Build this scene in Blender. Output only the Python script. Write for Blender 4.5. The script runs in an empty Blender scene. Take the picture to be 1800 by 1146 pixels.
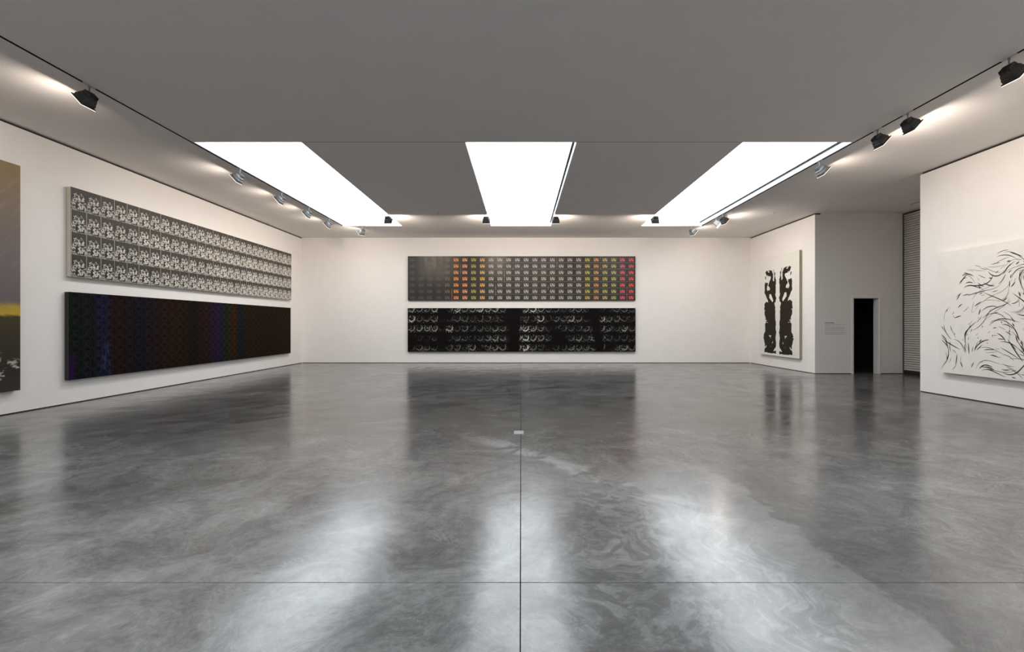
import bpy, bmesh, math, random
from mathutils import Vector, Matrix
random.seed(7)
sc = bpy.context.scene
COL = sc.collection
PI = math.pi

# ------------------------------------------------------------------ camera, world, exposure
cam_d = bpy.data.cameras.new('camera')
cam_d.lens = 17.0
cam_d.sensor_width = 36.0
cam_d.shift_x = -16 / 1800
cam_d.shift_y = -2.5 / 1800
cam_d.clip_start = 0.05
cam = bpy.data.objects.new('camera', cam_d)
cam.location = (0, 0, 1.6)
cam.rotation_euler = (PI / 2, 0, 0)
COL.objects.link(cam)
sc.camera = cam

SKY_STRENGTH = 2.9            # bright overcast sky above the skylights
world = bpy.data.worlds.new('world')
sc.world = world
world.use_nodes = True
world.node_tree.nodes['Background'].inputs[0].default_value = (0.90, 0.95, 1.0, 1)
world.node_tree.nodes['Background'].inputs[1].default_value = SKY_STRENGTH

sc.view_settings.view_transform = 'Standard'
sc.view_settings.look = 'None'
sc.view_settings.gamma = 1.0
sc.view_settings.use_curve_mapping = False
sc.view_settings.exposure = 0.75

LAMP_POWER = 16.0            # side-wall track lamps
BACK_LAMP_POWER = 29.0       # lamps aimed at the back wall

# ------------------------------------------------------------------ node helpers
def new_mat(name):
    m = bpy.data.materials.new(name)
    m.use_nodes = True
    nt = m.node_tree
    bs = nt.nodes['Principled BSDF']
    return m, nt, bs

class G:
    """small helper that writes shader node graphs"""
    def __init__(s, nt): s.nt = nt
    def _in(s, sock, v):
        if isinstance(v, bpy.types.NodeSocket): s.nt.links.new(v, sock)
        elif v is not None: sock.default_value = v
    def math(s, op, a, b=None, c=None, clamp=False):
        n = s.nt.nodes.new('ShaderNodeMath'); n.operation = op; n.use_clamp = clamp
        s._in(n.inputs[0], a)
        if b is not None: s._in(n.inputs[1], b)
        if c is not None: s._in(n.inputs[2], c)
        return n.outputs[0]
    def add(s, a, b): return s.math('ADD', a, b)
    def sub(s, a, b): return s.math('SUBTRACT', a, b)
    def mul(s, a, b): return s.math('MULTIPLY', a, b)
    def step(s, v, lo, hi):
        n = s.nt.nodes.new('ShaderNodeMapRange'); n.interpolation_type = 'SMOOTHSTEP'
        s._in(n.inputs[0], v); s._in(n.inputs[1], lo); s._in(n.inputs[2], hi)
        return n.outputs[0]
    def rng(s, v, a, b, c, d):
        n = s.nt.nodes.new('ShaderNodeMapRange')
        for i, q in enumerate((v, a, b, c, d)): s._in(n.inputs[i], q)
        return n.outputs[0]
    def comb(s, x, y, z=0.0):
        n = s.nt.nodes.new('ShaderNodeCombineXYZ')
        s._in(n.inputs[0], x); s._in(n.inputs[1], y); s._in(n.inputs[2], z)
        return n.outputs[0]
    def sep(s, v):
        n = s.nt.nodes.new('ShaderNodeSeparateXYZ'); s._in(n.inputs[0], v); return n.outputs
    def noise(s, v, scale, detail=4, rough=0.55, dist=0.0, color=False):
        n = s.nt.nodes.new('ShaderNodeTexNoise')
        s._in(n.inputs['Vector'], v); n.inputs['Scale'].default_value = scale
        n.inputs['Detail'].default_value = detail; n.inputs['Roughness'].default_value = rough
        n.inputs['Distortion'].default_value = dist
        return n.outputs[1 if color else 0]
    def voro(s, v, scale, feature='F1'):
        n = s.nt.nodes.new('ShaderNodeTexVoronoi'); n.feature = feature
        s._in(n.inputs['Vector'], v); n.inputs['Scale'].default_value = scale
        return n.outputs['Distance']
    def ramp(s, f, stops, mode='LINEAR'):
        n = s.nt.nodes.new('ShaderNodeValToRGB'); n.color_ramp.interpolation = mode
        e = n.color_ramp.elements
        while len(e) < len(stops): e.new(0.5)
        for k, (p, c) in enumerate(stops):
            e[k].position = p; e[k].color = (c[0], c[1], c[2], 1)
        s._in(n.inputs[0], f); return n.outputs[0]
    def mix(s, f, a, b, mode='MIX'):
        n = s.nt.nodes.new('ShaderNodeMix'); n.data_type = 'RGBA'; n.blend_type = mode
        s._in(n.inputs[0], f)
        for k, q in ((6, a), (7, b)):
            if isinstance(q, tuple) and len(q) == 3: q = (*q, 1)
            s._in(n.inputs[k], q)
        return n.outputs[2]
    def vscale(s, v, sx, sy, sz=1.0, loc=(0, 0, 0)):
        n = s.nt.nodes.new('ShaderNodeMapping'); s._in(n.inputs[0], v)
        n.inputs['Scale'].default_value = (sx, sy, sz); n.inputs['Location'].default_value = loc
        return n.outputs[0]
    def pos(s): return s.nt.nodes.new('ShaderNodeNewGeometry').outputs['Position']
    def uv(s): return s.nt.nodes.new('ShaderNodeTexCoord').outputs['UV']
    def obj(s): return s.nt.nodes.new('ShaderNodeTexCoord').outputs['Object']
    def bump(s, h, strength, dist):
        n = s.nt.nodes.new('ShaderNodeBump'); s._in(n.inputs['Height'], h)
        n.inputs['Strength'].default_value = strength; n.inputs['Distance'].default_value = dist
        return n.outputs[0]
    def link(s, a, b): s.nt.links.new(a, b)

def plain(name, col, rough=0.6, metal=0.0, grain=0.04, scale=30.0, bump=0.0):
    m, nt, bs = new_mat(name); g = G(nt)
    n = g.noise(g.obj(), scale, 3)
    c0 = tuple(max(0, v * (1 - grain)) for v in col); c1 = tuple(min(1, v * (1 + grain)) for v in col)
    g.link(g.ramp(n, [(0.3, c0), (0.7, c1)]), bs.inputs['Base Color'])
    bs.inputs['Roughness'].default_value = rough; bs.inputs['Metallic'].default_value = metal
    if bump: g.link(g.bump(n, bump, 0.004), bs.inputs['Normal'])
    return m

M = {}
M['wall'] = plain('wall_paint', (0.83, 0.80, 0.775), 0.75, grain=0.012, scale=3)
M['ceiling'] = plain('ceiling_paint', (0.81, 0.765, 0.74), 0.8, grain=0.012, scale=2)
M['alcove'] = plain('shaded_wall_paint', (0.70, 0.67, 0.64), 0.75, grain=0.012, scale=3)  # wall paint darkened, the alcove's shade put into its colour
M['reveal'] = plain('skylight_reveal_white', (0.86, 0.87, 0.88), 0.6, grain=0.01)
M['black'] = plain('dark_recess', (0.012, 0.011, 0.010), 0.7)
M['seam'] = plain('ceiling_seam_grey', (0.10, 0.095, 0.09), 0.7)
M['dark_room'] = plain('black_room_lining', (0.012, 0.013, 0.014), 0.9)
M['silver'] = plain('grey_cast_metal', (0.30, 0.30, 0.30), 0.45, 0.75)
M['dark_and_shaded'] = plain('dark_and_shaded_metal', (0.075, 0.072, 0.068), 0.5, 0.4)  # dark parts, and silver lamp bodies with shade put into their colour
M['rim'] = plain('pale_rim_metal', (0.75, 0.72, 0.66), 0.35, 0.2)
M['adapter'] = plain('adapter_grey', (0.5, 0.48, 0.46), 0.5)
M['shutter'] = plain('shutter_metal', (0.50, 0.47, 0.44), 0.5, 0.1)
M['steel'] = plain('brushed_steel', (0.62, 0.62, 0.61), 0.35, 0.8)
M['white_metal'] = plain('white_enamel', (0.75, 0.74, 0.72), 0.4)
M['frame_paint'] = plain('door_frame_paint', (0.74, 0.71, 0.68), 0.5, grain=0.01)
M['raw_canvas'] = plain('raw_canvas_edge', (0.66, 0.62, 0.54), 0.85, grain=0.1, scale=60)
M['ink'] = plain('black_ink', (0.022, 0.017, 0.012), 0.5)
M['text'] = plain('grey_vinyl_text', (0.28, 0.27, 0.26), 0.6)

def glass_mat():
    m = bpy.data.materials.new('clear_skylight_glass'); m.use_nodes = True; nt = m.node_tree
    nt.nodes.clear(); g = G(nt)
    tr = nt.nodes.new('ShaderNodeBsdfTransparent'); gl = nt.nodes.new('ShaderNodeBsdfGlossy')
    tr.inputs[0].default_value = (0.97, 0.98, 0.98, 1); gl.inputs['Roughness'].default_value = 0.05
    mx = nt.nodes.new('ShaderNodeMixShader'); mx.inputs[0].default_value = 0.06
    out = nt.nodes.new('ShaderNodeOutputMaterial')
    g.link(tr.outputs[0], mx.inputs[1]); g.link(gl.outputs[0], mx.inputs[2]); g.link(mx.outputs[0], out.inputs[0])
    return m
M['glass'] = glass_mat()
m, nt, bs = new_mat('glowing_lamp_glass')
bs.inputs['Base Color'].default_value = (0.8, 0.75, 0.68, 1); bs.inputs['Roughness'].default_value = 0.2
bs.inputs['Emission Color'].default_value = (1.0, 0.88, 0.74, 1); bs.inputs['Emission Strength'].default_value = 0.9
M['lamp_glass'] = m

# ------------------------------------------------------------------ floor material
def floor_mat():
    m, nt, bs = new_mat('polished_concrete'); g = G(nt)
    p = g.pos(); x, y, z = g.sep(p)
    warp = g.noise(p, 0.9, 3, 0.5, color=True)
    wx, wy, wz = g.sep(warp)
    px = g.add(x, g.mul(g.sub(wx, 0.5), 1.3)); py = g.add(y, g.mul(g.sub(wy, 0.5), 1.3))
    pw = g.comb(px, py, 0.0)
    # trowelled clouds drawn out along a diagonal
    d1 = g.add(g.mul(px, 0.8), g.mul(py, 0.6)); d2 = g.sub(g.mul(py, 0.8), g.mul(px, 0.6))
    pd = g.comb(d1, g.mul(d2, 2.2), 0.0)
    big = g.noise(pd, 0.42, 5, 0.6, 0.6)
    mid = g.noise(pw, 2.0, 7, 0.68, 0.5)
    fine = g.noise(p, 13.0, 6, 0.72)
    swirl = g.noise(pw, 2.6, 6, 0.7, 1.1)
    grit = g.noise(g.comb(g.mul(d1, 1.0), g.mul(d2, 2.4), 0.0), 26.0, 5, 0.75)
    val = g.add(g.add(g.mul(big, 0.33), g.mul(mid, 0.34)), g.add(g.mul(fine, 0.17), g.mul(grit, 0.16)))
    base = g.ramp(val, [(0.36, (0.055, 0.0548, 0.0545)), (0.455, (0.145, 0.1445, 0.144)),
                        (0.54, (0.265, 0.263, 0.261)), (0.63, (0.42, 0.417, 0.414))])
    far = g.step(g.add(y, g.mul(g.sub(big, 0.5), 7.0)), 5.0, 8.5)     # dimness put into the colour: floor darkened towards the back
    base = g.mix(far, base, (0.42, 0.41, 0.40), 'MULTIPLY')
    # light cement veins
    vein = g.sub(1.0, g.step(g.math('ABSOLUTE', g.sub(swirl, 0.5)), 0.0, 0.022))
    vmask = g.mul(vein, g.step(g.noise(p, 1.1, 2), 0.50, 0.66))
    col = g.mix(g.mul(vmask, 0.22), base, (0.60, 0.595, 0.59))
    edge = g.mul(g.sub(g.noise(p, 2.4, 5, 0.6), 0.5), 0.75)
    # pour stain: paler cement left of a ragged edge near x = 2.15, out to y about 5.2
    ex = g.add(x, edge)
    ragged = g.add(ex, g.mul(g.sub(fine, 0.5), 0.16))
    inx = g.sub(1.0, g.step(ragged, 2.06, 2.22)); lo = g.step(ex, 0.25, 1.5)
    iny = g.sub(1.0, g.step(g.add(y, edge), 4.9, 5.6))
    pour = g.mul(g.mul(inx, lo), iny)
    col = g.mix(g.mul(pour, 0.36), col, (0.42, 0.42, 0.42))
    rim = g.mul(g.mul(g.sub(1.0, g.step(g.math('ABSOLUTE', g.sub(ex, 2.13)), 0.0, 0.05)), iny), 0.08)
    col = g.mix(rim, col, (0.66, 0.655, 0.65))
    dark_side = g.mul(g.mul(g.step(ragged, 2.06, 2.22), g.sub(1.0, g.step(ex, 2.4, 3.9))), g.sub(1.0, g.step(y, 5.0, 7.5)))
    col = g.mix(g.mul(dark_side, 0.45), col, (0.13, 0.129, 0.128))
    # streaky light band near x = 1.5
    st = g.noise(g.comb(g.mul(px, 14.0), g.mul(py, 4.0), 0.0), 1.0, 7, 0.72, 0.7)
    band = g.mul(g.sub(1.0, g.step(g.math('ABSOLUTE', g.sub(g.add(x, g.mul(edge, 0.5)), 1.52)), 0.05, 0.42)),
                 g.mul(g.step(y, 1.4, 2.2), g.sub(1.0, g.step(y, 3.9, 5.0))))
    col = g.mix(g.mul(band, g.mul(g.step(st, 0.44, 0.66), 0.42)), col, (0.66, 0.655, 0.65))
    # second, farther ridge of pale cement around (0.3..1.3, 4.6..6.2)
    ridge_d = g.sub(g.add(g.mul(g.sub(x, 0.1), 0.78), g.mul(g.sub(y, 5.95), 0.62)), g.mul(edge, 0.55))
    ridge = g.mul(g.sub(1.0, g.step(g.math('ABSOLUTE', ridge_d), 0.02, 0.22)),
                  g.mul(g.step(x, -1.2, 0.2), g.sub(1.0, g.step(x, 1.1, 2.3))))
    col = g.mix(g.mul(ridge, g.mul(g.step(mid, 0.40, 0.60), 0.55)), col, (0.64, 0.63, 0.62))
    # dark mottling between them, about (0.3..1.2, 2..4.4)
    mot = g.mul(g.mul(g.step(x, 0.15, 0.5), g.sub(1.0, g.step(x, 1.0, 1.35))), g.sub(1.0, g.step(y, 4.2, 5.2)))
    col = g.mix(g.mul(mot, g.mul(g.step(g.noise(pw, 9.0, 4, 0.6), 0.45, 0.58), 0.6)), col, (0.10, 0.10, 0.10))
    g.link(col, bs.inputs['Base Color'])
    g.link(g.rng(g.noise(pd, 1.2, 5, 0.65), 0.3, 0.7, 0.13, 0.25), bs.inputs['Roughness'])
    bs.inputs['IOR'].default_value = 1.66
    hb = g.add(g.mul(g.noise(p, 2.2, 3, 0.5), 1.0), g.mul(g.noise(p, 14, 5, 0.65), 0.35))
    g.link(g.bump(hb, 0.3, 0.006), bs.inputs['Normal'])
    return m
M['floor'] = floor_mat()

# ------------------------------------------------------------------ mesh helpers
def box(bm, x0, x1, y0, y1, z0, z1):
    vs = [bm.verts.new((x, y, z)) for x in (x0, x1) for y in (y0, y1) for z in (z0, z1)]
    for f in ((0, 1, 3, 2), (4, 6, 7, 5), (0, 4, 5, 1), (2, 3, 7, 6), (0, 2, 6, 4), (1, 5, 7, 3)):
        bm.faces.new([vs[i] for i in f])

def cyl(bm, p, r, h, axis='Z', seg=14, r2=None):
    """cylinder from p along +axis for h"""
    rot = {'Z': Matrix(), 'X': Matrix.Rotation(PI / 2, 4, 'Y'), 'Y': Matrix.Rotation(-PI / 2, 4, 'X')}[axis]
    mt = Matrix.Translation(p) @ rot @ Matrix.Translation((0, 0, h / 2))
    bmesh.ops.create_cone(bm, cap_ends=True, segments=seg, radius1=r, radius2=r if r2 is None else r2, depth=h, matrix=mt)

def mesh_obj(name, bm, mat, parent=None, bevel=0.0, smooth=False):
    bmesh.ops.recalc_face_normals(bm, faces=bm.faces)
    if bevel:
        bmesh.ops.bevel(bm, geom=bm.edges[:], offset=bevel, segments=2, profile=0.5, affect='EDGES', clamp_overlap=True)
    me = bpy.data.meshes.new(name); bm.to_mesh(me); bm.free()
    if smooth:
        for p in me.polygons: p.use_smooth = True
    if mat: me.materials.append(mat)
    o = bpy.data.objects.new(name, me); COL.objects.link(o)
    if parent: o.parent = parent
    return o

def box_obj(name, dims, mat, parent=None, bevel=0.0):
    bm = bmesh.new(); box(bm, *dims); return mesh_obj(name, bm, mat, parent, bevel)

def tag(o, label=None, cat=None, group=None, kind=None):
    if label: o['label'] = label
    if cat: o['category'] = cat
    if group: o['group'] = group
    if kind: o['kind'] = kind
    return o

def empty(name, loc, rz=0.0):
    o = bpy.data.objects.new(name, None); COL.objects.link(o)
    o.location = loc; o.rotation_euler = (0, 0, rz); o.empty_display_size = 0.1; return o

def struct(o): o['kind'] = 'structure'; return o

# ------------------------------------------------------------------ dimensions
XL, XR, XA = -9.13, 9.55, 12.41       # left wall, right wall, shutter wall
YB, YA, YN, YF = 20.15, 15.72, 11.57, -6.5   # back wall, alcove wall, near right wall end, wall behind camera
ZC = 5.22
GAP = 0.045                            # shadow gap between wall and ceiling
FOOT = 0.018

# ------------------------------------------------------------------ floor
fl = box_obj('floor', (XL - 0.25, XA + 0.3, YF - 0.25, YB + 0.25, -0.30, -0.012), M['black'])
struct(fl)
xs = [XL - 0.25, -0.004, 5.615, XA + 0.3]
ys = [YF - 0.25, 3.0, YB + 0.25]
J = 0.003
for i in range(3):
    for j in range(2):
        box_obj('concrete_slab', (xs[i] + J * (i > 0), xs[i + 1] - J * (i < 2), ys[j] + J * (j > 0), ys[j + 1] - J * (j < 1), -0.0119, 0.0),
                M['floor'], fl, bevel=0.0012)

# ------------------------------------------------------------------ walls
def wall(name, dims, mat='wall'):
    return struct(box_obj(name, dims, M[mat]))
def trim(name, dims, mat='black'):
    return struct(box_obj(name, dims, M[mat]))
T = 0.2
wall('wall_left', (XL - T, XL, YF, YB, FOOT, ZC - GAP))
wall('wall_back', (XL - T, XR + T, YB, YB + T, FOOT, ZC + 0.02))
wall('wall_right', (XR, XR + T, YF, YN, FOOT, ZC - GAP))
wall('wall_right_back', (XR, XR + T, YA, YB, FOOT, ZC - GAP))
wall('wall_front', (XL - T, XR + T, YF - T, YF, 0.0, ZC + 0.02))
# alcove wall with doorway
DX0, DX1, DZ = 10.785, 11.625, 2.478
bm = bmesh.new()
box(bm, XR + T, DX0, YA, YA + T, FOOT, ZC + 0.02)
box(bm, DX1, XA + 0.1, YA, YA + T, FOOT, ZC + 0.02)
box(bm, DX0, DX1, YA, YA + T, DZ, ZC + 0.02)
box(bm, XR, XR + T, YA - 0.004, YA - 0.0004, FOOT, ZC - GAP)  # thin skin giving the wall end the same shaded colour
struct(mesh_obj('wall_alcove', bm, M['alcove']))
# side of the alcove nearest the camera, hidden behind the right wall
wall('wall_alcove_front', (XR + T, XA + 0.1, YN - T, YN, 0.0, ZC + 0.02))
wall('wall_alcove_side', (XA + 0.1, XA + 0.2, YN - T, YA + T, 0.0, ZC + 0.02))
# shadow gaps at floor (recessed dark strips) and ceiling
trim('shadow_gap_left', (XL - T, XL - 0.008, YF, YB, 0.0, FOOT))
trim('shadow_gap_back', (XL, XR, YB + 0.008, YB + T, 0.0, FOOT))
trim('shadow_gap_right', (XR + 0.008, XR + T, YF, YN - 0.008, 0.0, FOOT))
trim('shadow_gap_right_back', (XR + 0.008, XR + T, YA + 0.008, YB, 0.0, FOOT))
trim('shadow_gap_alcove', (XR + T, DX0 - 0.09, YA + 0.008, YA + T, 0.0, FOOT))
trim('shadow_gap_alcove_side', (DX1 + 0.09, XA + 0.1, YA + 0.008, YA + T, 0.0, FOOT))
trim('trim_1', (XL - T, XL - 0.03, YF, YB, ZC - GAP, ZC))
trim('trim_2', (XR + 0.03, XR + T, YF, YN - 0.03, ZC - GAP, ZC))
trim('trim_3', (XR + 0.03, XR + T, YA + 0.03, YB, ZC - GAP, ZC))

# door lining and casing, dark room behind
bm = bmesh.new()
D0, D1 = YA - 0.012, YA + T + 0.01
box(bm, DX0 - 0.002, DX0 + 0.022, D0, D1, 0.0, DZ)
box(bm, DX1 - 0.022, DX1 + 0.002, D0, D1, 0.0, DZ)
box(bm, DX0 - 0.002, DX1 + 0.002, D0, D1, DZ - 0.022, DZ + 0.002)
dr = struct(mesh_obj('door_1', bm, M['frame_paint']))
bm = bmesh.new()
box(bm, DX0 - 0.055, DX0 - 0.002, YA - 0.02, YA - 0.001, 0.0, DZ + 0.06)
box(bm, DX1 + 0.002, DX1 + 0.055, YA - 0.02, YA - 0.001, 0.0, DZ + 0.06)
box(bm, DX0 - 0.002, DX1 + 0.002, YA - 0.02, YA - 0.001, DZ + 0.004, DZ + 0.06)
mesh_obj('casing', bm, M['frame_paint'], dr, bevel=0.003)
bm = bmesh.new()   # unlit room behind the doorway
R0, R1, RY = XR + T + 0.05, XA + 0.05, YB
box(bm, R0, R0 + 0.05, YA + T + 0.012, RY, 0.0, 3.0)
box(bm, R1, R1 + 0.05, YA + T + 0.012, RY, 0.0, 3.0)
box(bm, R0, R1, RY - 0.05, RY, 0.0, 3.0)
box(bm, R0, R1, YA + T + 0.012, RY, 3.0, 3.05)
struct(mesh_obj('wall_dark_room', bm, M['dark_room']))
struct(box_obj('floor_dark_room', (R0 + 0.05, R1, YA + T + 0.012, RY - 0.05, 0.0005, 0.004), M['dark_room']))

# ------------------------------------------------------------------ ceiling with openings
SKY = [(-6.50, -4.36), (-1.11, 1.10), (4.40, 6.58)]
SY0, SY1 = 9.60, 17.75
TL = (-6.565, -6.520); TR = (6.598, 6.640)      # recessed track slots
SEAM = (9.585, 9.600)
RY0, RY1 = -4.0, 4.15                  # unseen bay added behind the viewpoint to light the near floor
holes = [(a, b, SY0, SY1, 'sky') for a, b in SKY] + [(a, b, RY0, RY1, 'sky') for a, b in SKY]
holes += [(TL[0], TL[1], YF + 0.3, SY1 + 0.05, 'slot'), (TR[0], TR[1], YF + 0.3, SY1 + 0.05, 'slot')]
holes += [(SKY[0][1], SKY[1][0], SEAM[0], SEAM[1], 'seam'), (SKY[1][1], SKY[2][0], SEAM[0], SEAM[1], 'seam')]
holes += [(11.73, 11.77, YN + 0.2, 14.6, 'slot')]
cx = sorted({XL - T, XR + T, XA + 0.2, *[h[0] for h in holes], *[h[1] for h in holes]})
cy = sorted({YF - T, YB + T, YN - T, YA + T, *[h[2] for h in holes], *[h[3] for h in holes]})
def hole_at(x, y):
    for h in holes:
        if h[0] < x < h[1] and h[2] < y < h[3]: return h[4]
    if x > XR + T and not (YN - T < y < YA + T): return 'out'
    return None
bm = bmesh.new()
grid = [[hole_at((cx[i] + cx[i + 1]) / 2, (cy[j] + cy[j + 1]) / 2) for j in range(len(cy) - 1)] for i in range(len(cx) - 1)]
for i in range(len(cx) - 1):
    for j in range(len(cy) - 1):
        if grid[i][j] is None:
            v = [bm.verts.new(c) for c in ((cx[i], cy[j], ZC), (cx[i], cy[j + 1], ZC), (cx[i + 1], cy[j + 1], ZC), (cx[i + 1], cy[j], ZC))]
            bm.faces.new(v)
bmesh.ops.remove_doubles(bm, verts=bm.verts[:], dist=1e-5)
me = bpy.data.meshes.new('ceiling'); bm.to_mesh(me); bm.free(); me.materials.append(M['ceiling'])
ce = bpy.data.objects.new('ceiling', me); COL.objects.link(ce); struct(ce)
for a, (h0, h1) in enumerate(((SKY[0][1], SKY[1][0]), (SKY[1][1], SKY[2][0]))):
    trim('trim_%d' % (4 + a), (h0 - 0.002, h1 + 0.002, SEAM[0] - 0.01, SEAM[1] + 0.01, ZC + 0.0015, ZC + 0.02), 'seam')
trim('trim_6', (11.72, 11.78, YN + 0.19, 14.61, ZC + 0.0015, ZC + 0.05))

# ------------------------------------------------------------------ skylights
sky_lab = ['bright white rectangular skylight in ceiling closest to the left wall',
           'bright white rectangular skylight in the middle of the ceiling',
           'bright white skylight nearest the right wall with a dark slit inside',
           'added unseen skylight overhead behind the viewpoint, on the left-hand side',
           'added unseen skylight overhead behind the viewpoint, in the middle',
           'added unseen skylight overhead behind the viewpoint, on the right-hand side']
for k, lab in enumerate(sky_lab):
    a, b = SKY[k % 3]
    u0, u1 = (SY0, SY1) if k < 3 else (RY0, RY1)
    r = empty('skylight', ((a + b) / 2, (u0 + u1) / 2, ZC))
    tag(r, lab, 'skylight', 'long skylights in the ceiling')
    hw, hl = (b - a) / 2, (u1 - u0) / 2
    gap = 0.045
    box_obj('glass_pane', (-hw + 0.006, hw - gap, -hl + 0.006, hl - 0.006, 0.122, 0.134), M['glass'], r)
    box_obj('gap_strip', (hw - gap, hw + 0.01, -hl, hl, 0.122, 0.150), M['black'], r)
    bm = bmesh.new()
    box(bm, -hw + 0.0005, -hw + 0.005, -hl, hl, 0.002, 0.121)
    box(bm, hw - 0.005, hw - 0.0005, -hl, hl, 0.002, 0.121)
    box(bm, -hw + 0.005, hw - 0.005, -hl + 0.0005, -hl + 0.005, 0.002, 0.121)
    box(bm, -hw + 0.005, hw - 0.005, hl - 0.005, hl - 0.0005, 0.002, 0.121)
    mesh_obj('reveal', bm, M['reveal'], r)
    pd = bpy.data.lights.new('sky_portal', 'AREA'); pd.shape = 'RECTANGLE'; pd.size = 2 * hw - gap; pd.size_y = 2 * hl
    pd.cycles.is_portal = True
    po = bpy.data.objects.new('sky_portal', pd); COL.objects.link(po); po.parent = r; po.location = (-gap / 2, 0, 0.115)

# ------------------------------------------------------------------ tracks
for (a, b), lab in ((TL, 'thin dark lighting track recessed in the ceiling along the left wall'),
                    (TR, 'thin dark lighting track recessed in the ceiling along the right wall')):
    r = empty('lighting_track', ((a + b) / 2, (YF + SY1) / 2, ZC))
    tag(r, lab, 'lighting track', 'recessed lighting tracks')
    L = (SY1 - YF) / 2; w = (b - a) / 2
    bm = bmesh.new()
    box(bm, -w - 0.002, w + 0.002, -L + 0.30, L + 0.05, 0.035, 0.040)
    box(bm, -w - 0.002, -w, -L + 0.30, L + 0.05, 0.001, 0.035); box(bm, w, w + 0.002, -L + 0.30, L + 0.05, 0.001, 0.035)
    mesh_obj('channel', bm, M['black'], r)
    for s in (-1, 1):
        box_obj('conductor', (s * w * 0.55 - 0.003, s * w * 0.55 + 0.003, -L + 0.34, L - 0.02, 0.029, 0.0349), M['seam'], r)

# ------------------------------------------------------------------ spotlights
def section(bm, c, ax, up, hw, hh, chamfer):
    side = Vector((0, 1, 0)); out = []
    k = chamfer
    for sy, sz in ((-1, -1 + k), (-1 + k, -1), (1 - k, -1), (1, -1 + k), (1, 1 - k), (1 - k, 1), (-1 + k, 1), (-1, 1 - k)):
        out.append(bm.verts.new(c + side * (sy * hw) + up * (sz * hh)))
    return out
def loft(bm, secs, cap0=True, cap1=True):
    for A, B in zip(secs, secs[1:]):
        n = len(A)
        for i in range(n): bm.faces.new((A[i], A[(i + 1) % n], B[(i + 1) % n], B[i]))
    if cap0: bm.faces.new(secs[0][::-1])
    if cap1: bm.faces.new(secs[-1])
TILT = math.radians(42)
AX = Vector((math.cos(TILT), 0, -math.sin(TILT))); UP = Vector((math.sin(TILT), 0, math.cos(TILT)))
KN = Vector((0, 0, -0.155))                       # knuckle
OC = KN + Vector((0.085, 0, -0.085))              # centre of the opening
def spot_meshes():
    d = {}
    bm = bmesh.new(); box(bm, -0.018, 0.018, -0.10, 0.10, -0.004, 0.028); d['track_adapter'] = (bm, 'adapter', 0.003)
    bm = bmesh.new(); cyl(bm, (0, 0, -0.115), 0.009, 0.115); cyl(bm, (0, 0, -0.03), 0.016, 0.027); d['stem'] = (bm, 'silver', 0)
    bm = bmesh.new(); cyl(bm, (0, 0, -0.165), 0.017, 0.055); cyl(bm, (0, -0.035, -0.158), 0.016, 0.07, 'Y'); d['knuckle'] = (bm, 'dark_and_shaded', 0)
    bm = bmesh.new()
    loft(bm, [section(bm, OC - AX * s, AX, UP, hw, hh, 0.18) for s, hw, hh in
              ((0.0, 0.112, 0.105), (0.045, 0.112, 0.105), (0.05, 0.104, 0.098), (0.10, 0.096, 0.082), (0.105, 0.088, 0.074), (0.145, 0.07, 0.05))], cap0=False)
    d['housing'] = (bm, 'housing', 0)
    bm = bmesh.new()
    for k in range(-3, 4):                         # cooling fins behind the housing
        c = OC - AX * 0.115
        y = k * 0.024
        a = [c + UP * 0.085 + AX * 0.05, c - UP * 0.085 + AX * 0.05, c - UP * 0.055 - AX * 0.055, c + UP * 0.055 - AX * 0.055]
        lo = [bm.verts.new(q + Vector((0, y - 0.003, 0))) for q in a]; hi = [bm.verts.new(q + Vector((0, y + 0.003, 0))) for q in a]
        loft(bm, [lo, hi])
    d['heat_sink'] = (bm, 'housing', 0)
    bm = bmesh.new()                               # pale rim frame round the opening
    o0 = section(bm, OC, AX, UP, 0.125, 0.118, 0.04); o1 = section(bm, OC + AX * 0.012, AX, UP, 0.125, 0.118, 0.04)
    i0 = section(bm, OC, AX, UP, 0.103, 0.096, 0.04); i1 = section(bm, OC + AX * 0.012, AX, UP, 0.103, 0.096, 0.04)
    for A, B in ((o0, o1), (o1, i1), (i1, i0), (i0, o0)):
        for i in range(8): bm.faces.new((A[i], A[(i + 1) % 8], B[(i + 1) % 8], B[i]))
    d['rim'] = (bm, 'dark_and_shaded', 0)
    bm = bmesh.new()                               # glowing glass plate, its edge shows as a bright line
    loft(bm, [section(bm, OC + AX * s, AX, UP, 0.127, 0.120, 0.04) for s in (0.0125, 0.020)])
    d['lens'] = (bm, 'lamp_glass', 0)
    bm = bmesh.new()
    loft(bm, [section(bm, OC - AX * s, AX, UP, hw, hh, 0.18) for s, hw, hh in ((0.0, 0.104, 0.097), (0.04, 0.095, 0.088), (0.075, 0.06, 0.04))], cap0=False)
    d['reflector'] = (bm, 'rim', 0)
    out = {}
    for k, (b, m, bev) in d.items():
        bmesh.ops.recalc_face_normals(b, faces=b.faces)
        if bev: bmesh.ops.bevel(b, geom=b.edges[:], offset=bev, segments=1, affect='EDGES', clamp_overlap=True)
        me = bpy.data.meshes.new(k); b.to_mesh(me); b.free()
        me.materials.append(M['silver'] if m == 'housing' else M[m]); out[k] = me
    return out
SPOT = spot_meshes()
SPOT_SHADED = SPOT['housing'].copy(); SPOT_SHADED.materials[0] = M['dark_and_shaded']  # silver housing darkened, its shade is painted in
SINK_SHADED = SPOT['heat_sink'].copy(); SINK_SHADED.materials[0] = M['dark_and_shaded']
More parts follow.
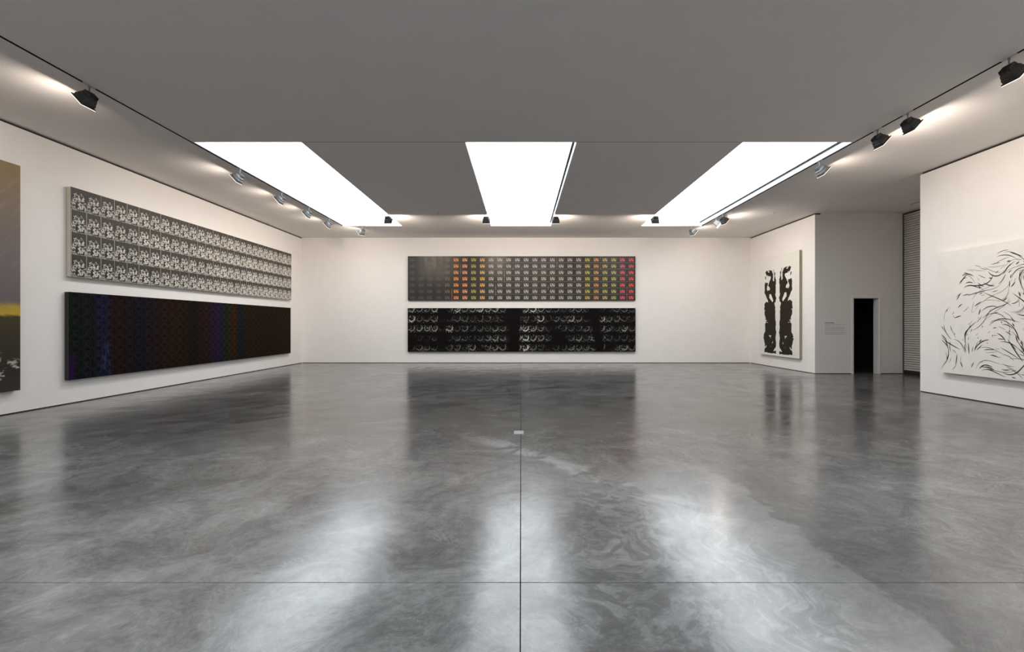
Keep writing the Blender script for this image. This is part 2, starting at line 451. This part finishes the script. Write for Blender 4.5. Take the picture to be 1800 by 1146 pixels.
def spotlight(x, y, rz, label, power, dark=False, light_tilt=42, warm=(1.0, 0.88, 0.76), along=0.0):
    r = empty('spotlight', (x, y, ZC), rz)
    tag(r, label, 'spotlight', 'track spotlights under the ceiling')
    for k, me in SPOT.items():
        if dark and k == 'housing': me = SPOT_SHADED
        if dark and k == 'heat_sink': me = SINK_SHADED
        o = bpy.data.objects.new(k, me); COL.objects.link(o); o.parent = r
        if k == 'track_adapter': o.rotation_euler = (0, 0, along - rz)
    ld = bpy.data.lights.new('lamp_light', 'AREA'); ld.shape = 'RECTANGLE'; ld.size = 0.17; ld.size_y = 0.13
    ld.energy = power; ld.color = warm
    lo = bpy.data.objects.new('lamp_light', ld); COL.objects.link(lo); lo.parent = r
    lo.location = OC + AX * (0.028 + 0.066 * abs(math.sin(TILT - math.radians(light_tilt))))
    lo.rotation_euler = (0, math.radians(-90 + light_tilt), 0)   # -Z of the lamp looks along local +X, tipped down
    return r
TXL, TXR = (TL[0] + TL[1]) / 2, (TR[0] + TR[1]) / 2
P, PB = LAMP_POWER, BACK_LAMP_POWER
spotlight(TXL, 7.33, PI, 'dark spotlight nearest the camera on the left ceiling track', P, True)
spotlight(TXL, 11.25, PI, 'silver spotlight beside left skylight, first after its near corner', P * 0.8)
spotlight(TXL, 13.22, PI, 'silver spotlight beside left skylight, second after its near corner', P * 0.8)
spotlight(TXL, 14.90, PI, 'silver spotlight beside left skylight, third after its near corner', P * 0.8)
spotlight(TXL, 16.50, PI, 'silver spotlight beside left skylight, last before its far corner', P * 0.8)
spotlight(-5.84, SY1 + 0.04, PI * 0.80, 'small silver spotlight at the far short edge of the left skylight', PB * 0.5, along=PI / 2)
spotlight(-4.335, 15.70, PI / 2, 'dark spotlight at the right-hand edge of the left skylight', PB, True, light_tilt=8)
spotlight(-1.135, 15.70, PI / 2, 'dark spotlight at the left-hand edge of the middle skylight', PB, True, light_tilt=8)
spotlight(1.125, 15.70, PI / 2, 'dark spotlight at the right-hand edge of the middle skylight', PB, True, light_tilt=8)
spotlight(4.375, 15.70, PI / 2, 'dark spotlight at the left-hand edge of the right skylight', PB, True, light_tilt=8)
spotlight(6.28, SY1 + 0.04, 0.35, 'small silver spotlight at the far short edge of the right skylight', PB * 0.5, along=PI / 2)
spotlight(TXR, 16.40, -0.5, 'glowing spotlight beside far right corner of the right skylight', P * 0.8)
spotlight(TXR, 15.86, 0.25, 'dark spotlight just before the glowing one on the right track', P * 0.9, True)
spotlight(TXR, 10.72, 0, 'silver spotlight alone beside the right skylight near its front corner', P * 0.8)
spotlight(TXR, 8.98, 0, 'dark spotlight of right track closest to the right skylight corner', P, True)
spotlight(TXR, 8.28, 0, 'dark spotlight in the middle of three on the right track', P, True)
spotlight(TXR, 6.56, 0, 'large dark spotlight nearest the camera on the right ceiling track', P, True)

# ------------------------------------------------------------------ paintings
def canvas_box(name, w, h, d, mat, parent, y0=0.0):
    """front face looks along local -Y; u runs left to right, v upward"""
    bm = bmesh.new(); box(bm, -w / 2, w / 2, y0, y0 + d, 0, h)
    bmesh.ops.recalc_face_normals(bm, faces=bm.faces)
    uvl = bm.loops.layers.uv.new('UVMap')
    for f in bm.faces:
        for l in f.loops: l[uvl].uv = ((l.vert.co.x + w / 2) / w, l.vert.co.z / h)
    return mesh_obj(name, bm, mat, parent)
def painting(loc, rz, w, h, depth, mat, label, group=None, edge='raw_canvas'):
    r = empty('painting', loc, rz); tag(r, label, 'painting', group)
    canvas_box('canvas', w, h, 0.006, mat, r, -depth)
    bm = bmesh.new(); box(bm, -w / 2 + 0.002, w / 2 - 0.002, -depth + 0.006, -0.012, 0.002, h - 0.002)
    mesh_obj('stretcher', bm, M[edge], r)
    for s in (-1, 1):
        box_obj('wall_cleat', (s * w * 0.3 - 0.05, s * w * 0.3 + 0.05, -0.012, -0.0005, h * 0.7, h * 0.7 + 0.05), M['steel'], r)
    return r

def cells(g, nu, nv):
    u, v, _ = g.sep(g.uv())
    U, V = g.mul(u, nu), g.mul(v, nv)
    return u, v, g.math('FLOOR', U), g.math('FLOOR', V), g.math('FRACT', U), g.math('FRACT', V)

def finish(g, bs, col, rough=0.55):
    g.link(col, bs.inputs['Base Color']); bs.inputs['Roughness'].default_value = rough
    bs.inputs['Specular IOR Level'].default_value = 0.3

def mat_pale_grid():
    m, nt, bs = new_mat('black_and_white_grid_print'); g = G(nt)
    u, v, cu, cv, fu, fv = cells(g, 27, 4)
    var = g.noise(g.comb(cu, cv), 1.7, 1)
    pat = g.noise(g.comb(g.mul(fu, 1.0), g.mul(fv, 1.25), 3.1), 6.4, 4, 0.65, 0.8)
    ex = g.sub(1.0, g.math('ABSOLUTE', g.mul(g.sub(fu, 0.5), 1.7)))
    ey = g.sub(1.0, g.step(fv, 0.62, 1.0))
    env = g.mul(g.step(g.sub(g.add(ex, 0.45), g.mul(fv, 0.85)), 0.0, 0.6), ey)
    lev = g.add(g.add(g.mul(env, 0.20), pat), g.mul(g.sub(u, 0.35), 0.06))
    f = g.step(lev, 0.64, 0.755)
    dark = g.mix(g.step(fv, 0.2, 1.0), (0.012, 0.011, 0.010), (0.04, 0.033, 0.027))
    lite = g.mix(g.noise(g.comb(fu, fv, 9.0), 22, 2), (0.42, 0.39, 0.34), (0.92, 0.88, 0.80))
    col = g.mix(g.mul(f, g.rng(var, 0.3, 0.7, 0.75, 1.0)), dark, lite)
    line = g.mul(g.sub(1.0, g.step(fu, 0.02, 0.05)), g.step(var, 0.42, 0.5))
    col = g.mix(g.mul(line, 0.7), col, (0.6, 0.57, 0.5))
    hl = g.sub(1.0, g.step(fv, 0.012, 0.03))
    col = g.mix(g.mul(hl, 0.5), col, (0.35, 0.33, 0.29))
    finish(g, bs, col); return m

def mat_dark_stripes():
    m, nt, bs = new_mat('near_black_coloured_stripes'); g = G(nt)
    u, v, cu, cv, fu, fv = cells(g, 34, 8)
    wob = g.add(u, g.mul(g.sub(g.noise(g.comb(g.mul(u, 30), g.mul(v, 2)), 1.0, 2), 0.5), 0.02))
    k = g.ramp(wob, [(0.0, (0.0096, 0.0144, 0.0096)), (0.055, (0.0112, 0.0128, 0.0160)), (0.085, (0.0160, 0.0144, 0.0416)), (0.12, (0.0224, 0.0096, 0.0048)),
                     (0.19, (0.0096, 0.0096, 0.0192)), (0.24, (0.0192, 0.0096, 0.0112)), (0.32, (0.0240, 0.0112, 0.0048)), (0.40, (0.0096, 0.0096, 0.0080)),
                     (0.45, (0.0256, 0.0096, 0.0080)), (0.515, (0.0192, 0.0112, 0.0448)), (0.545, (0.0112, 0.0208, 0.0096)), (0.60, (0.0384, 0.0144, 0.0032)),
                     (0.63, (0.0096, 0.0128, 0.0192)), (0.67, (0.0208, 0.0128, 0.0048)), (0.85, (0.0192, 0.0112, 0.0048)), (1.0, (0.0256, 0.0144, 0.0064))])
    pat = g.step(g.noise(g.comb(fu, fv, 1.0), 3.5, 3), 0.42, 0.62)
    col = g.mix(g.mul(pat, 0.75), k, (0.003, 0.003, 0.003))
    blue = g.mul(g.sub(1.0, g.step(g.math('ABSOLUTE', g.sub(wob, 0.092)), 0.004, 0.02)), g.sub(1.0, g.step(v, 0.15, 0.6)))
    col = g.mix(g.mul(blue, g.step(g.noise(g.comb(g.mul(u, 160), g.mul(v, 12)), 1.0, 4), 0.45, 0.7)), col, (0.03, 0.05, 0.10))
    pur = g.mul(g.sub(1.0, g.step(u, 0.006, 0.022)), g.sub(1.0, g.step(v, 0.15, 0.36)))
    col = g.mix(pur, col, (0.022, 0.006, 0.04))
    finish(g, bs, col, 0.7); bs.inputs['Specular IOR Level'].default_value = 0.03; return m

def mat_colour_grid():
    m, nt, bs = new_mat('dark_grid_with_coloured_marks'); g = G(nt)
    u, v, cu, cv, fu, fv = cells(g, 26, 7)
    c = g.add(g.math('DIVIDE', cu, 26.0), 0.5 / 26)
    W = (.44, .40, .36); O = (.80, .30, .07); Y = (.42, .36, .07); R = (.78, .10, .10); O2 = (.85, .36, .16)
    cols = [(.07, .065, .07)] * 2 + [(.085, .075, .065)] * 2 + [(.13, .115, .10)] + [O, O2, Y, (.75, .42, .13)] + [W] * 11 + [(.50, .46, .10), (.68, .32, .12), (.48, .42, .13), (.46, .44, .15), (.75, .10, .16), R]
    stops = [(i / 26, cols[i]) for i in range(26)]
    keep = [stops[0]] + [s for a, s in zip(stops, stops[1:]) if s[1] != a[1]]
    tint = g.ramp(c, keep, 'CONSTANT')
    var = g.noise(g.comb(cu, cv), 1.3, 1)
    tint = g.mix(0.35, tint, g.mix(var, (0.10, 0.12, 0.02), (1.0, 0.75, 0.55)), 'SOFT_LIGHT')
    # a small abstract smudge in the middle of each cell
    pat = g.noise(g.comb(fu, g.mul(fv, 0.75), 5.7), 6.0, 3, 0.6)
    bx = g.math('ABSOLUTE', g.sub(fu, 0.52)); by = g.math('ABSOLUTE', g.sub(fv, 0.42))
    inside = g.mul(g.sub(1.0, g.step(bx, 0.20, 0.32)), g.sub(1.0, g.step(by, 0.18, 0.31)))
    mark = g.mul(inside, g.step(pat, 0.40, 0.52))
    bg = g.mix(g.noise(g.comb(g.mul(u, 22), g.mul(v, 2)), 1.0, 4), (0.013, 0.011, 0.010), (0.040, 0.034, 0.029))
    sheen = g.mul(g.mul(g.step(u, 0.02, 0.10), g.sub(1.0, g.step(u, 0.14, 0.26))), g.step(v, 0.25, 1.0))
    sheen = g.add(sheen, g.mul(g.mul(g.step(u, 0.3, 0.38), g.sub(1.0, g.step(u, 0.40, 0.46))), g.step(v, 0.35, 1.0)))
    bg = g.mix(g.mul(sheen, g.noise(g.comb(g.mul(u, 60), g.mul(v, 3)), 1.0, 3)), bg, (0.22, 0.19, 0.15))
    col = g.mix(mark, bg, tint)
    line = g.mul(g.step(fv, 0.93, 0.96), g.step(u, 0.25, 0.45))
    col = g.mix(g.mul(line, 0.8), col, (0.20, 0.18, 0.16))
    vl = g.mul(g.sub(1.0, g.step(fu, 0.03, 0.07)), g.step(g.noise(g.comb(g.mul(cu, 3.7), g.mul(v, 2.0)), 1.0, 2), 0.55, 0.65))
    col = g.mix(g.mul(vl, 0.45), col, tint)
    finish(g, bs, col, 0.45); return m

def mat_dark_arcs():
    m, nt, bs = new_mat('black_print_with_pale_arcs'); g = G(nt)
    u, v, _ = g.sep(g.uv())
    U, V = g.mul(u, 30), g.add(g.mul(v, 4.55), 0.0)
    cu, cv, fu, fv = g.math('FLOOR', U), g.math('FLOOR', V), g.math('FRACT', U), g.math('FRACT', V)
    dx, dy = g.sub(fu, 0.52), g.mul(g.sub(fv, 0.52), 1.1)
    r = g.math('SQRT', g.add(g.mul(dx, dx), g.mul(dy, dy)))
    ring = g.sub(1.0, g.step(g.math('ABSOLUTE', g.sub(r, 0.38)), 0.03, 0.09))
    half = g.step(g.sub(g.mul(dx, 0.5), dy), -0.05, 0.15)          # lower right part of the ring only
    flick = g.mul(g.step(g.noise(g.comb(g.mul(u, 30), g.mul(v, 4.5), 2.2), 6.0, 3, 0.7), 0.53, 0.64), g.sub(1.0, g.step(fv, 0.62, 0.85)))
    shape = g.math('MAXIMUM', g.mul(ring, half), g.mul(flick, 1.0))
    big = g.noise(g.comb(g.mul(u, 9), g.mul(v, 2.2), 1.3), 1.0, 2)
    cell = g.noise(g.comb(g.mul(cu, 2.3), g.mul(cv, 3.1)), 1.0, 1)
    amp = g.add(g.mul(g.step(big, 0.35, 0.7), 0.45), g.mul(g.step(cell, 0.52, 0.72), 0.75))
    hole = g.sub(1.0, g.sub(1.0, g.step(g.math('ABSOLUTE', g.sub(u, 0.467)), 0.018, 0.045)))
    hole2 = g.step(g.math('ABSOLUTE', g.sub(g.add(u, g.mul(v, 0.03)), 0.845)), 0.012, 0.035)
    hot = g.mul(g.sub(1.0, g.step(g.math('ABSOLUTE', g.sub(u, 0.515)), 0.008, 0.03)), g.sub(1.0, g.step(v, 0.6, 0.7)))
    amp = g.add(g.mul(g.mul(amp, hole), hole2), hot)
    rag = g.step(g.noise(g.comb(g.mul(u, 300), g.mul(v, 60)), 1.0, 3), 0.35, 0.6)
    f = g.math('MULTIPLY', g.mul(shape, amp), rag, clamp=True)
    col = g.mix(f, (0.006, 0.005, 0.0045), (0.70, 0.69, 0.67))
    finish(g, bs, col, 0.6); bs.inputs['Specular IOR Level'].default_value = 0.05; return m

def mat_blot():
    m, nt, bs = new_mat('white_canvas_with_black_ink_masses'); g = G(nt)
    u, v, _ = g.sep(g.uv())
    a = g.math('ABSOLUTE', g.sub(u, 0.495))
    q = g.comb(g.mul(a, 3.2), g.mul(v, 4.3), 4.4)
    n = g.noise(q, 2.3, 5, 0.5, 0.7)
    env = g.mul(g.step(a, 0.01, 0.07), g.sub(1.0, g.step(a, 0.31, 0.42)))
    env = g.mul(env, g.mul(g.step(v, 0.015, 0.03), g.sub(1.0, g.step(v, 0.86, 0.93))))
    bias = g.add(g.mul(env, 0.36), g.sub(0.10, g.mul(v, 0.14)))
    f = g.step(g.add(n, bias), 0.80, 0.815)
    f = g.mul(f, g.step(env, 0.02, 0.04))
    ink = g.mix(g.noise(g.comb(g.mul(u, 12), g.mul(v, 20)), 1.0, 5), (0.010, 0.008, 0.005), (0.034, 0.027, 0.018))
    paper = g.mix(g.noise(g.comb(g.mul(u, 3), g.mul(v, 4)), 1.0, 3), (0.72, 0.70, 0.66), (0.78, 0.76, 0.72))
    finish(g, bs, g.mix(f, paper, ink), 0.6); bs.inputs['Specular IOR Level'].default_value = 0.1; return m

def mat_brown():
    m, nt, bs = new_mat('brown_grey_abstract_paint'); g = G(nt)
    u, v, _ = g.sep(g.uv())
    n = g.noise(g.comb(g.mul(u, 3), g.mul(v, 5)), 1.2, 6, 0.65, 1.0)
    w = g.add(v, g.mul(g.sub(n, 0.5), 0.10))
    col = g.ramp(w, [(0.0, (.035, .030, .020)), (0.12, (.020, .017, .012)), (0.29, (.045, .033, .012)), (0.335, (.05, .038, .012)),
                     (0.345, (.50, .33, .03)), (0.375, (.40, .27, .04)), (0.40, (.145, .115, .12)), (0.60, (.17, .14, .14)), (0.80, (.20, .155, .12)), (1.0, (.25, .18, .09))])
    fl = g.mul(g.sub(1.0, g.step(v, 0.10, 0.20)), g.step(g.noise(g.comb(g.mul(u, 16), g.mul(v, 34)), 1.0, 4), 0.56, 0.66))
    col = g.mix(fl, col, (0.5, 0.46, 0.38))
    st = g.mul(g.step(v, 0.4, 0.7), g.step(g.noise(g.comb(g.mul(g.add(u, v), 5), g.mul(g.sub(u, v), 30)), 1.0, 4), 0.5, 0.75))
    col = g.mix(g.mul(st, 0.5), col, (0.30, 0.24, 0.17))
    finish(g, bs, col, 0.6); return m

M['pale_grid'] = mat_pale_grid(); M['dark_stripes'] = mat_dark_stripes(); M['colour_grid'] = mat_colour_grid()
M['dark_arcs'] = mat_dark_arcs(); M['blot'] = mat_blot(); M['brown'] = mat_brown()
M['white_canvas'] = plain('white_primed_canvas', (0.80, 0.775, 0.74), 0.7, grain=0.02, scale=4)
M['dark_edge'] = plain('dark_canvas_edge', (0.03, 0.027, 0.025), 0.7)
M['brown_edge'] = plain('brown_canvas_edge', (0.16, 0.12, 0.07), 0.7)
M['olive_edge'] = plain('olive_canvas_edge', (0.36, 0.31, 0.21), 0.8)

RL, RR = PI / 2, -PI / 2     # facing +X on the left wall, -X on the right wall
DEP = 0.10
def left_painting(y0, y1, z0, h, *a, **k): return painting((XL, (y0 + y1) / 2, z0), RL, y1 - y0, h, DEP, *a, **k)
def right_painting(y0, y1, z0, h, *a, **k): return painting((XR, (y0 + y1) / 2, z0), RR, y1 - y0, h, DEP, *a, **k)
left_painting(9.70, 19.0, 2.565, 1.805, M['pale_grid'], 'long black and white grid painting, upper one on the left wall')
left_painting(9.66, 18.95, 0.485, 1.77, M['dark_stripes'], 'long near-black painting with faint colour stripes, lower on left wall', edge='dark_edge')
left_painting(4.9, 8.72, 0.42, 4.04, M['brown'], 'tall brown and violet abstract painting with yellow band, cut by left frame edge', edge='brown_edge')
painting((0.022, YB, 2.605), 0, 9.44, 1.83, DEP, M['colour_grid'], 'dark grid painting with orange and red marks, upper on back wall', edge='dark_edge')
painting((0.022, YB, 0.475), 0, 9.45, 1.81, DEP, M['dark_arcs'], 'black painting with pale arcs, lower on back wall', edge='dark_edge')
right_painting(16.43, 19.17, 0.44, 3.70, M['blot'], 'white painting with mirrored black ink masses on the right wall', edge='olive_edge')
LS = right_painting(4.6, 10.92, 0.53, 2.69, M['white_canvas'], 'wide white painting with black line strokes, cut by right frame edge')

# black brush lines, an abstract drawing of loose strokes (flat ribbons of paint on the canvas)
def strokes(parent, w, h, depth):
    bm = bmesh.new(); rnd = random.Random(21)
    ph = [rnd.uniform(0, 6.28) for _ in range(12)]
    def field(x, z):
        return (1.25 * math.sin(1.7 * x + ph[0] + 1.1 * math.sin(2.3 * z + ph[1])) + 0.9 * math.sin(2.6 * z + ph[2] + 0.8 * math.sin(3.1 * x + ph[3]))
                + 0.5 * math.sin(5.2 * x + 4.1 * z + ph[4]) + 0.9)
    def ribbon(pts, width):
        prev = None; n = len(pts)
        for i, p in enumerate(pts):
            a = pts[max(0, i - 1)]; b = pts[min(n - 1, i + 1)]
            t = (b - a); t = t.normalized() if t.length else Vector((1, 0))
            q = Vector((-t.y, t.x)) * width * 0.5 * (0.12 + max(0.0, math.sin(PI * i / (n - 1))) ** 0.7)
            l = bm.verts.new((p.x + q.x, -depth - 0.0012, p.y + q.y)); r = bm.verts.new((p.x - q.x, -depth - 0.0012, p.y - q.y))
            if prev: bm.faces.new((prev[0], l, r, prev[1]))
            prev = (l, r)
    def ok(x, z): return -w / 2 + 0.03 < x < w / 2 - 0.03 and 0.04 < z < h - 0.06
    top = lambda x: h * (0.80 + 0.14 * math.sin(1.9 * x + ph[5])) * min(1.0, 0.60 + (x + w / 2) * 0.7)
    for k in range(900):
        x = -w / 2 + 0.05 + (w - 0.1) * rnd.random(); z = h * rnd.random()
        if z > top(x): continue
        L = rnd.choice((0.10, 0.16, 0.22, 0.3, 0.45, 0.7)); pts = []
        off = rnd.gauss(0, 0.25); n = max(6, int(L / 0.04)); px, pz = x, z
        curl = rnd.gauss(0, 0.05)
        for i in range(n):
            if not ok(px, pz): break
            pts.append(Vector((px, pz)))
            a = field(px, pz) + off + curl * i
            px += math.cos(a) * L / n; pz += math.sin(a) * L / n
        if len(pts) > 3: ribbon(pts, rnd.choice((0.006, 0.008, 0.011, 0.015, 0.020)))
    for k in range(90):                                   # short dabs
        x = -w / 2 + 0.3 + (w - 0.5) * rnd.random(); z = h * (0.25 + 0.25 * rnd.random()); a = rnd.uniform(1.2, 1.9)
        d = Vector((math.cos(a), math.sin(a))) * rnd.uniform(0.02, 0.05)
        ribbon([Vector((x, z)) + d * t for t in (0, 0.33, 0.66, 1)], 0.014)
    me = bpy.data.meshes.new('ink_strokes'); bm.to_mesh(me); bm.free(); me.materials.append(M['ink'])
    o = bpy.data.objects.new('ink_strokes', me); COL.objects.link(o); o.parent = parent
    o['kind'] = 'stuff'; return o
strokes(LS, 6.32, 2.69, DEP)

# ------------------------------------------------------------------ roller shutter at the alcove side
sh = empty('roller_shutter', (XA, (YN + YA) / 2, 0))
tag(sh, 'grey slatted roller shutter in the alcove, partly hidden by right wall', 'shutter')
y0, y1 = YN - (YN + YA) / 2 + 0.02, YA - (YN + YA) / 2 - 0.05
PITCH = 0.072
bm = bmesh.new()
prof = [(0.03, 0.002), (0.0, 0.014), (-0.004, 0.036), (0.0, 0.058), (0.03, 0.070)]
lo = [bm.verts.new((x, y0, z)) for x, z in prof]; hi = [bm.verts.new((x, y1, z)) for x, z in prof]
loft(bm, [lo, hi])
bmesh.ops.recalc_face_normals(bm, faces=bm.faces)
sm = bpy.data.meshes.new('slat'); bm.to_mesh(sm); bm.free(); sm.materials.append(M['shutter'])
n = int((ZC - 0.05 - 0.12) / PITCH)
for k in range(n):
    o = bpy.data.objects.new('slat', sm); COL.objects.link(o); o.parent = sh; o.location = (0, 0, 0.12 + k * PITCH)
box_obj('guide_rail', (-0.01, 0.06, y1 + 0.002, y1 + 0.045, 0.0, ZC - 0.02), M['dark_and_shaded'], sh)
box_obj('backing', (0.035, 0.06, y0, y1, 0.0, ZC - 0.02), M['black'], sh)
bm = bmesh.new()
box(bm, 0.0, 0.034, y0, y1, 0.06, 0.118)
yy = y0
while yy < y1 - 0.05:
    box(bm, -0.012, 0.03, yy, yy + 0.055, 0.0, 0.06); yy += 0.085
mesh_obj('bottom_seal', bm, M['black'], sh)

# ------------------------------------------------------------------ wall text
wt = empty('wall_text', (9.876, YA, 1.23))
tag(wt, 'small block of grey vinyl text beside the dark doorway', 'wall text')
rnd = random.Random(5)
def text_line(name, z, hgt, width, mat):
    bm = bmesh.new(); x = 0.0
    while x < width - 0.02:
        L = min(rnd.uniform(0.02, 0.06), width - x)
        box(bm, x, x + L, -0.0015, -0.0002, z, z + hgt); x += L + 0.009
    mesh_obj(name, bm, mat, wt)
text_line('heading', 0.418, 0.020, 0.30, M['ink'])
z = 0.37
for k in range(9):
    if k in (2, 6): z -= 0.016
    text_line('text_line', z, 0.010, 0.70 * (0.45 if k == 1 else 0.93 + 0.07 * rnd.random()), M['text']); z -= 0.036

# ------------------------------------------------------------------ floor outlet, sprinklers
fo = empty('floor_outlet', (-0.033, 7.17, 0.0))
tag(fo, 'small steel outlet cover set in the concrete floor joint', 'floor outlet')
bm = bmesh.new()
for a in ((-0.07, 0.07, -0.10, -0.085), (-0.07, 0.07, 0.085, 0.10), (-0.07, -0.06, -0.085, 0.085), (0.06, 0.07, -0.085, 0.085)):
    box(bm, *a, 0.0, 0.004)
mesh_obj('frame', bm, M['steel'], fo)
box_obj('cover_plate', (-0.058, 0.058, -0.083, 0.083, 0.0, 0.003), M['adapter'], fo)
def sprinkler(x, y, label):
    r = empty('sprinkler_head', (x, y, ZC)); tag(r, label, 'sprinkler')
    bm = bmesh.new(); cyl(bm, (0, 0, -0.012), 0.045, 0.012); mesh_obj('escutcheon', bm, M['white_metal'], r)
    bm = bmesh.new(); cyl(bm, (0, 0, -0.06), 0.014, 0.048); mesh_obj('stem', bm, M['white_metal'], r)
    bm = bmesh.new(); cyl(bm, (0, 0, -0.075), 0.03, 0.006); cyl(bm, (0, 0, -0.07), 0.008, 0.01); mesh_obj('deflector', bm, M['steel'], r)
sprinkler(-2.68, 15.6, 'tiny white sprinkler in the ceiling between left and middle skylights')
sprinkler(8.12, 15.6, 'tiny sprinkler in the ceiling above the ink mass painting')
